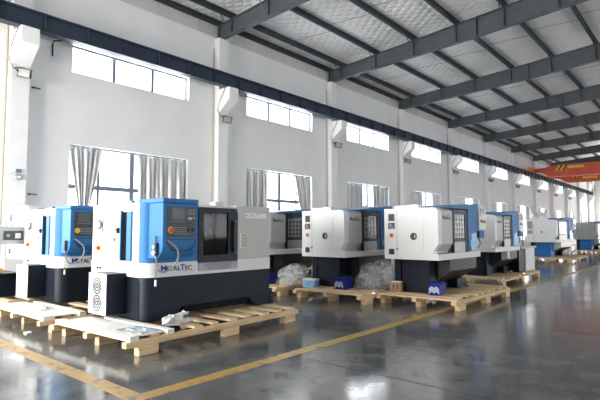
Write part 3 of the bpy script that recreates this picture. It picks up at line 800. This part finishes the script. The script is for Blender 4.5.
E_ = make_lathe('white lathe in the middle row, round hole in its end panel, light blue carton below', (-5.88, 8.30, 0))
D_ = dup(E_, (-8.00, 8.15, 0), 0, 'white lathe mostly hidden behind the grey cover of the nearest machine')
F_ = dup(E_, (-3.95, 8.60, 0), 0, 'front white lathe with round hole, projecting farthest into the aisle')
G_ = dup(E_, (-4.45, 13.15, 0), 0, 'lathe right behind the front white one, only its side in view')
C_ = dup(E_, (-10.05, 3.75, 0), 0, 'white lathe at the left edge, behind the second blue console machine')
pallet('pine pallet under the middle row lathe with the light blue carton', -6.02, 7.85, 1.72, 2.75, 0, 9, front_board=False, seed=3)
pallet('pine pallet under the half hidden lathe behind the nearest machine', -8.15, 7.75, 1.72, 2.75, 0, 9, front_board=False, seed=4)
pallet('pine pallet under the front white lathe, with the brown carton', -4.30, 8.32, 1.62, 2.9, 0, 9, front_board=False, seed=5)
pallet('pine pallet under the lathe behind the front white one', -5.05, 12.75, 1.72, 4.0, math.radians(1.5), 11, front_board=False, seed=6)
pallet('pine pallet at the left edge under the leftmost white lathe', -10.35, 2.85, 2.0, 3.2, 0, 10, front_board=False, seed=7)
# tail cabinet on the lathe behind the front one
MB().box(-.75, -.02, 2.75, 3.70, .206, .90, .006).obj('tail_cabinet', M['white'], G_)
MB().box(-.70, -.04, 2.13, 2.749, .206, .8645, .006).obj('tail_leg', M['navy'], G_)
MB().box(-.8, .03, 2.121, 3.75, .901, .955, .004).obj('tail_shelf', M['cover'], G_)
MB().box(.005, .012, .95, 1.12, .66, .93).obj('instruction_card', M['paper'], G_)
MB().cyl((-.05, 2.62, 1.38), .05, .42, 'z', 18).box(-.08, -.02, 2.6, 2.64, .956, 1.17).obj('tail_cylinder', M['chrome'], G_)
# control box on an arm at the leftmost lathe
cb = MB().box(-.42, .02, -.52, -.05, 1.17, 1.50, .006).box(-.25, -.15, -.05, -.0005, 1.30, 1.38).obj('control_box', M['galv'], C_)
MB().box(.0205, .026, -.46, -.13, 1.25, 1.42).obj('control_screen', M['panel'], cb)
MB().box(.0265, .03, -.26, -.16, 1.28, 1.38).obj('control_sticker', M['paper'], cb)
MB().cyl((.032, -.38, 1.335), .03, .02, 'x', 16).obj('control_dial', M['grey'], cb)

H_ = make_lathe('white lathe on a blue pedestal farther up the row', (-5.60, 24.8, 0), 'bluebase', 'blue', True, 'bluebase', hole='box', logo=False, yc=.26)
H_.scale = (1.15, 1.65, 1.06)
pallet('pine pallet under the white lathe with the blue pedestal', -6.0, 24.3, 1.95, 4.4, 0, 11, front_board=False, seed=8)
MB().box(-1.08, -.90, -.006, -.0005, 1.47, 1.80).box(-1.08, -.90, -.006, -.0005, 1.24, 1.40).obj('side_window', M['grey'], H_) 
for ch in list(H_.children):
    if ch.name.split('.')[0] in ('fan_grille', 'rating_plate', 'isolator_switch', 'socket'):
        for g in list(ch.children): bpy.data.objects.remove(g)
        bpy.data.objects.remove(ch)
    elif ch.name.split('.')[0] == 'plate_marks': bpy.data.objects.remove(ch)
film_heap((-6.35, 25.05, 2.065), [(-.25, 0, .05, .2), (.1, .1, .06, .2)], 'white packing film heaped on top of the lathe with the blue pedestal', 5, M['bag'])
I_ = dup(H_, (-5.8, 36.0, 0), 0, 'pale grey lathe on blue base behind the blue pedestal lathe')
pallet('pine pallet under the pale grey lathe far up the row', -6.3, 35.6, 1.9, 4.2, 0, 10, front_board=False, seed=9)
for ch in I_.children:
    if ch.name.split('.')[0] in ('headstock_cabinet', 'front_cover', 'inspection_panel'):
        ch.data = ch.data.copy(); ch.data.materials[0] = M['paleg']
J_ = make_lathe('dark grey lathe farthest up the row near the right edge', (-5.4, 43.0, 0), 'bluebase', 'dark', False, 'bluebase', hole='box', logo=False)
J_.scale = (1.15, 1.7, 1.04)
for ch in J_.children:
    if ch.name.split('.')[0] in ('headstock_cabinet', 'front_cover'):
        ch.data.materials[0] = M['grey']
    if ch.name.split('.')[0] == 'bed_tray': ch.data.materials[0] = M['bluebase']
pallet('pine pallet under the dark grey lathe far up the row', -5.9, 42.6, 1.9, 4.2, 0, 10, front_board=False, seed=10)

# ------------------------------------------------------------------ loose things
def toolbox(loc, rz, label):
    t = thing('toolbox', label, 'toolbox', loc, rz, 'blue toolboxes')
    MB().box(0, .22, 0, .46, 0.001, .19, .012).obj('body', M['toolblue'], t)
    l = MB().prism([(-.004, .1905), (.224, .1905), (.19, .235), (.03, .235)], 'y', -.004, .464).obj('lid', M['toolblue'], t)
    MB().tube([(.11, .14, .232), (.11, .15, .262), (.11, .31, .262), (.11, .32, .232)], .008, 6).obj('handle', M['black'], l)
    c = MB()
    for k in range(3):                                             # three nested zigzag strokes on the end face
        z0 = .172-.036*k
        for (xa, za), (xb, zb) in zip([(.012, -.055), (.07, 0), (.11, -.045), (.15, 0)], [(.07, 0), (.11, -.045), (.15, 0), (.208, -.055)]):
            c.prism([(xa, z0+za), (xb, z0+zb), (xb, z0+zb-.017), (xa, z0+za-.017)], 'y', -.004, -.0008)
    c.obj('chevron_mark', M['lett_white'], t)
    return t
toolbox((-6.13, 8.28, DZ+.001), math.radians(8), 'royal blue toolbox with white chevrons beside the middle row lathe')
toolbox((-4.19, 8.64, DZ+.001), math.radians(10), 'royal blue toolbox with white chevrons at the foot of the front lathe')
toolbox((-8.02, 7.86, DZ+.001), math.radians(6), 'royal blue toolbox half hidden behind the foot of the nearest machine')
t = thing('carton', 'small light blue and white carton beside the dark pedestal', 'box', (-6.86, 8.12, DZ+.001), math.radians(14))
MB().box(0, .28, 0, .24, 0, .15, .004).obj('body', M['cartonblue'], t); MB().box(-.004, .284, -.004, .244, .1505, .18, .006).obj('lid', M['paper'], t)
t = thing('carton', 'small brown cardboard carton on the pallet of the front lathe', 'box', (-5.02, 8.66, DZ+.001), math.radians(12))
c = MB().box(0, .22, 0, .18, 0, .19, .003).obj('body', M['carton'], t); MB().box(.01, .21, .01, .17, .1905, .205, .003).obj('paper_top', M['paper'], t)
mk = MB()
for x in (.06, .14): mk.prism([(x, .05), (x+.02, .05), (x+.02, .12), (x+.035, .12), (x+.01, .155), (x-.015, .12), (x, .12)], 'y', -.002, -.0005)
mk.obj('arrow_mark', M['lett_dark'], t)

film_heap((-7.36, 8.15, DZ+.004), [(-.12, .15, .2, .22), (.10, .3, .22, .24), (-.02, .25, .3, .18), (.05, .0, .12, .17)], 'heap of clear crumpled packing film in front of the half hidden lathe', 3)
film_heap((-5.45, 8.75, DZ+.003), [(-.16, .1, .22, .26), (.0, .35, .26, .28), (-.26, .0, .16, .18), (.02, .55, .28, .24), (.0, .0, .12, .16), (.12, .28, .16, .18)], 'heap of clear crumpled packing film between the two white lathes', 8)
# crumpled plastic by the foot of the nearest machine, and the plastic sheet on the pallet end
def crumple(loc, sx, sy, h, seed, label, m, rz=0):
    mb = MB(); n = 22; g = []
    for i in range(n+1):
        row = []
        for j in range(n+1):
            u, v = i/n-.5, j/n-.5
            e = max(0, 1-(2*abs(u))**2)*max(0, 1-(2*abs(v))**2)
            q = Vector((u*5+seed, v*5, seed))
            z = h*e*(.55+.9*noise.noise(q)) + .02*noise.noise(q*3)*e**.3
            row.append(mb.bm.verts.new((u*sx*(1+.2*noise.noise(q+Vector((9, 0, 0)))), v*sy*(1+.25*noise.noise(q+Vector((0, 7, 0)))), max(.002, z))))
        g.append(row)
    for i in range(n):
        for j in range(n): mb.bm.faces.new((g[i][j], g[i+1][j], g[i+1][j+1], g[i][j+1]))
    o = mb.obj('plastic_sheet', m); o.location = loc; o.rotation_euler = (0, 0, rz)
    md = o.modifiers.new('sheet', 'SOLIDIFY'); md.thickness = .004; md.offset = 1
    return tag(o, label, 'plastic')
M['bag'] = mat('white_plastic_bag', (.72, .73, .72), .3, var=.1, scale=12)
M['bagblue'] = mat('bluish_plastic_sheet', (.45, .50, .55), .18, var=.35, scale=8)
bagm = MB()
for (x, y, z, sx, sy, sz) in ((0, 0, .05, .07, .09, .07), (-.05, .13, .07, .06, .10, .06), (-.11, .28, .10, .05, .11, .035), (.03, .14, .03, .05, .12, .03), (-.02, .30, .03, .05, .1, .025)):
    rs = bmesh.ops.create_icosphere(bagm.bm, subdivisions=3, radius=1, matrix=Matrix.Translation((x, y, z)) @ Matrix.Diagonal((sx, sy, sz, 1)))
    for v in rs['verts']:
        v.co += Vector((noise.noise(v.co*19), noise.noise(v.co*19+Vector((5, 0, 0))), noise.noise(v.co*19+Vector((0, 5, 0)))))*.035; v.co.z = max(.001, v.co.z)
bo = bagm.obj('plastic_bag', M['bag']); bo.location = (-5.36, 3.70, DZ+.002)
tag(bo, 'crumpled white plastic bag beside the foot of the nearest machine', 'plastic')
crumple((-5.35, 3.27, DZ+.015), .46, .30, .03, 5.2, 'shiny bluish plastic sheet lying on the left end of the nearest pallet', M['bagblue'], .1)
crumple((-8.0, 3.19, DZ+.016), .5, .18, .05, 7.7, 'clear plastic sheet lying on the pallet of the second machine', M['bag'], -.2)
b = MB().box(-.86, .80, .17, .46, 0, .012).obj('plywood_sheet', M['ply']); b.location = (-5.86, 2.93, DZ+.001); b.rotation_euler = (0, 0, math.radians(2.2))
tag(b, 'daylit pale plywood board across the left end of the nearest pallet', 'board')
b = MB().box(-.9, .9, .17, .46, 0, .012).obj('plywood_sheet', M['ply']); b.location = (-8.05, 2.87, DZ+.001)
tag(b, 'daylit pale plywood board across the end of the pallet of the second blue console machine', 'board')
tk = thing('coolant_tank', 'dark navy coolant tank with tools on top at the left edge', 'tank', (-10.35, 2.95, DZ))
MB().box(-.75, .3, 0, .62, .001, .40, .01).obj('tank_body', M['navy'], tk)
MB().box(-.8, .34, -.04, .66, .4005, .43, .004).obj('tank_tray', M['dark'], tk)
o = MB().cyl((-.1, .25, .46), .13, .05, 'z', 24).cyl((-.1, .25, .5), .09, .04, 'z', 24).obj('chuck_plate', M['grey'], tk)
MB().box(.1, .2, .3, .4, .4305, .52, .006).obj('valve', M['orange'], tk)
o = MB().box(-.05, .05, -.04, .04, 0.0005, .02, .006).obj('paper_scrap', M['paper']); o.location = (-7.3, 2.75, 0); tag(o, 'scrap of white paper on the floor left of the nearest pallet', 'paper')

# ------------------------------------------------------------------ world, camera, view
w = bpy.data.worlds.new('World'); sc.world = w; w.use_nodes = True
bg = w.node_tree.nodes['Background']; bg.inputs['Color'].default_value = (.97, .985, 1, 1); bg.inputs['Strength'].default_value = 3.0
f = 486.0; pitch = math.atan(32/f); yaw = math.atan(416*math.cos(pitch)/f)
cam = bpy.data.cameras.new('Camera'); cam.sensor_width = 36; cam.lens = f/600*36; cam.clip_end = 300
co = bpy.data.objects.new('Camera', cam); COL.objects.link(co)
co.location = (0, 0, 1.40); co.rotation_euler = (PI/2+pitch, 0, yaw)
sc.camera = co
vs = sc.view_settings; vs.view_transform = 'Standard'; vs.look = 'None'; vs.gamma = 1; vs.use_curve_mapping = False
vs.exposure = 1.0
sc.cycles.use_denoising = True
sc.cycles.max_bounces = 8; sc.cycles.diffuse_bounces = 5; sc.cycles.glossy_bounces = 4; sc.cycles.transparent_max_bounces = 12
sc.cycles.caustics_reflective = False; sc.cycles.caustics_refractive = False
sc.cycles.sample_clamp_indirect = 8
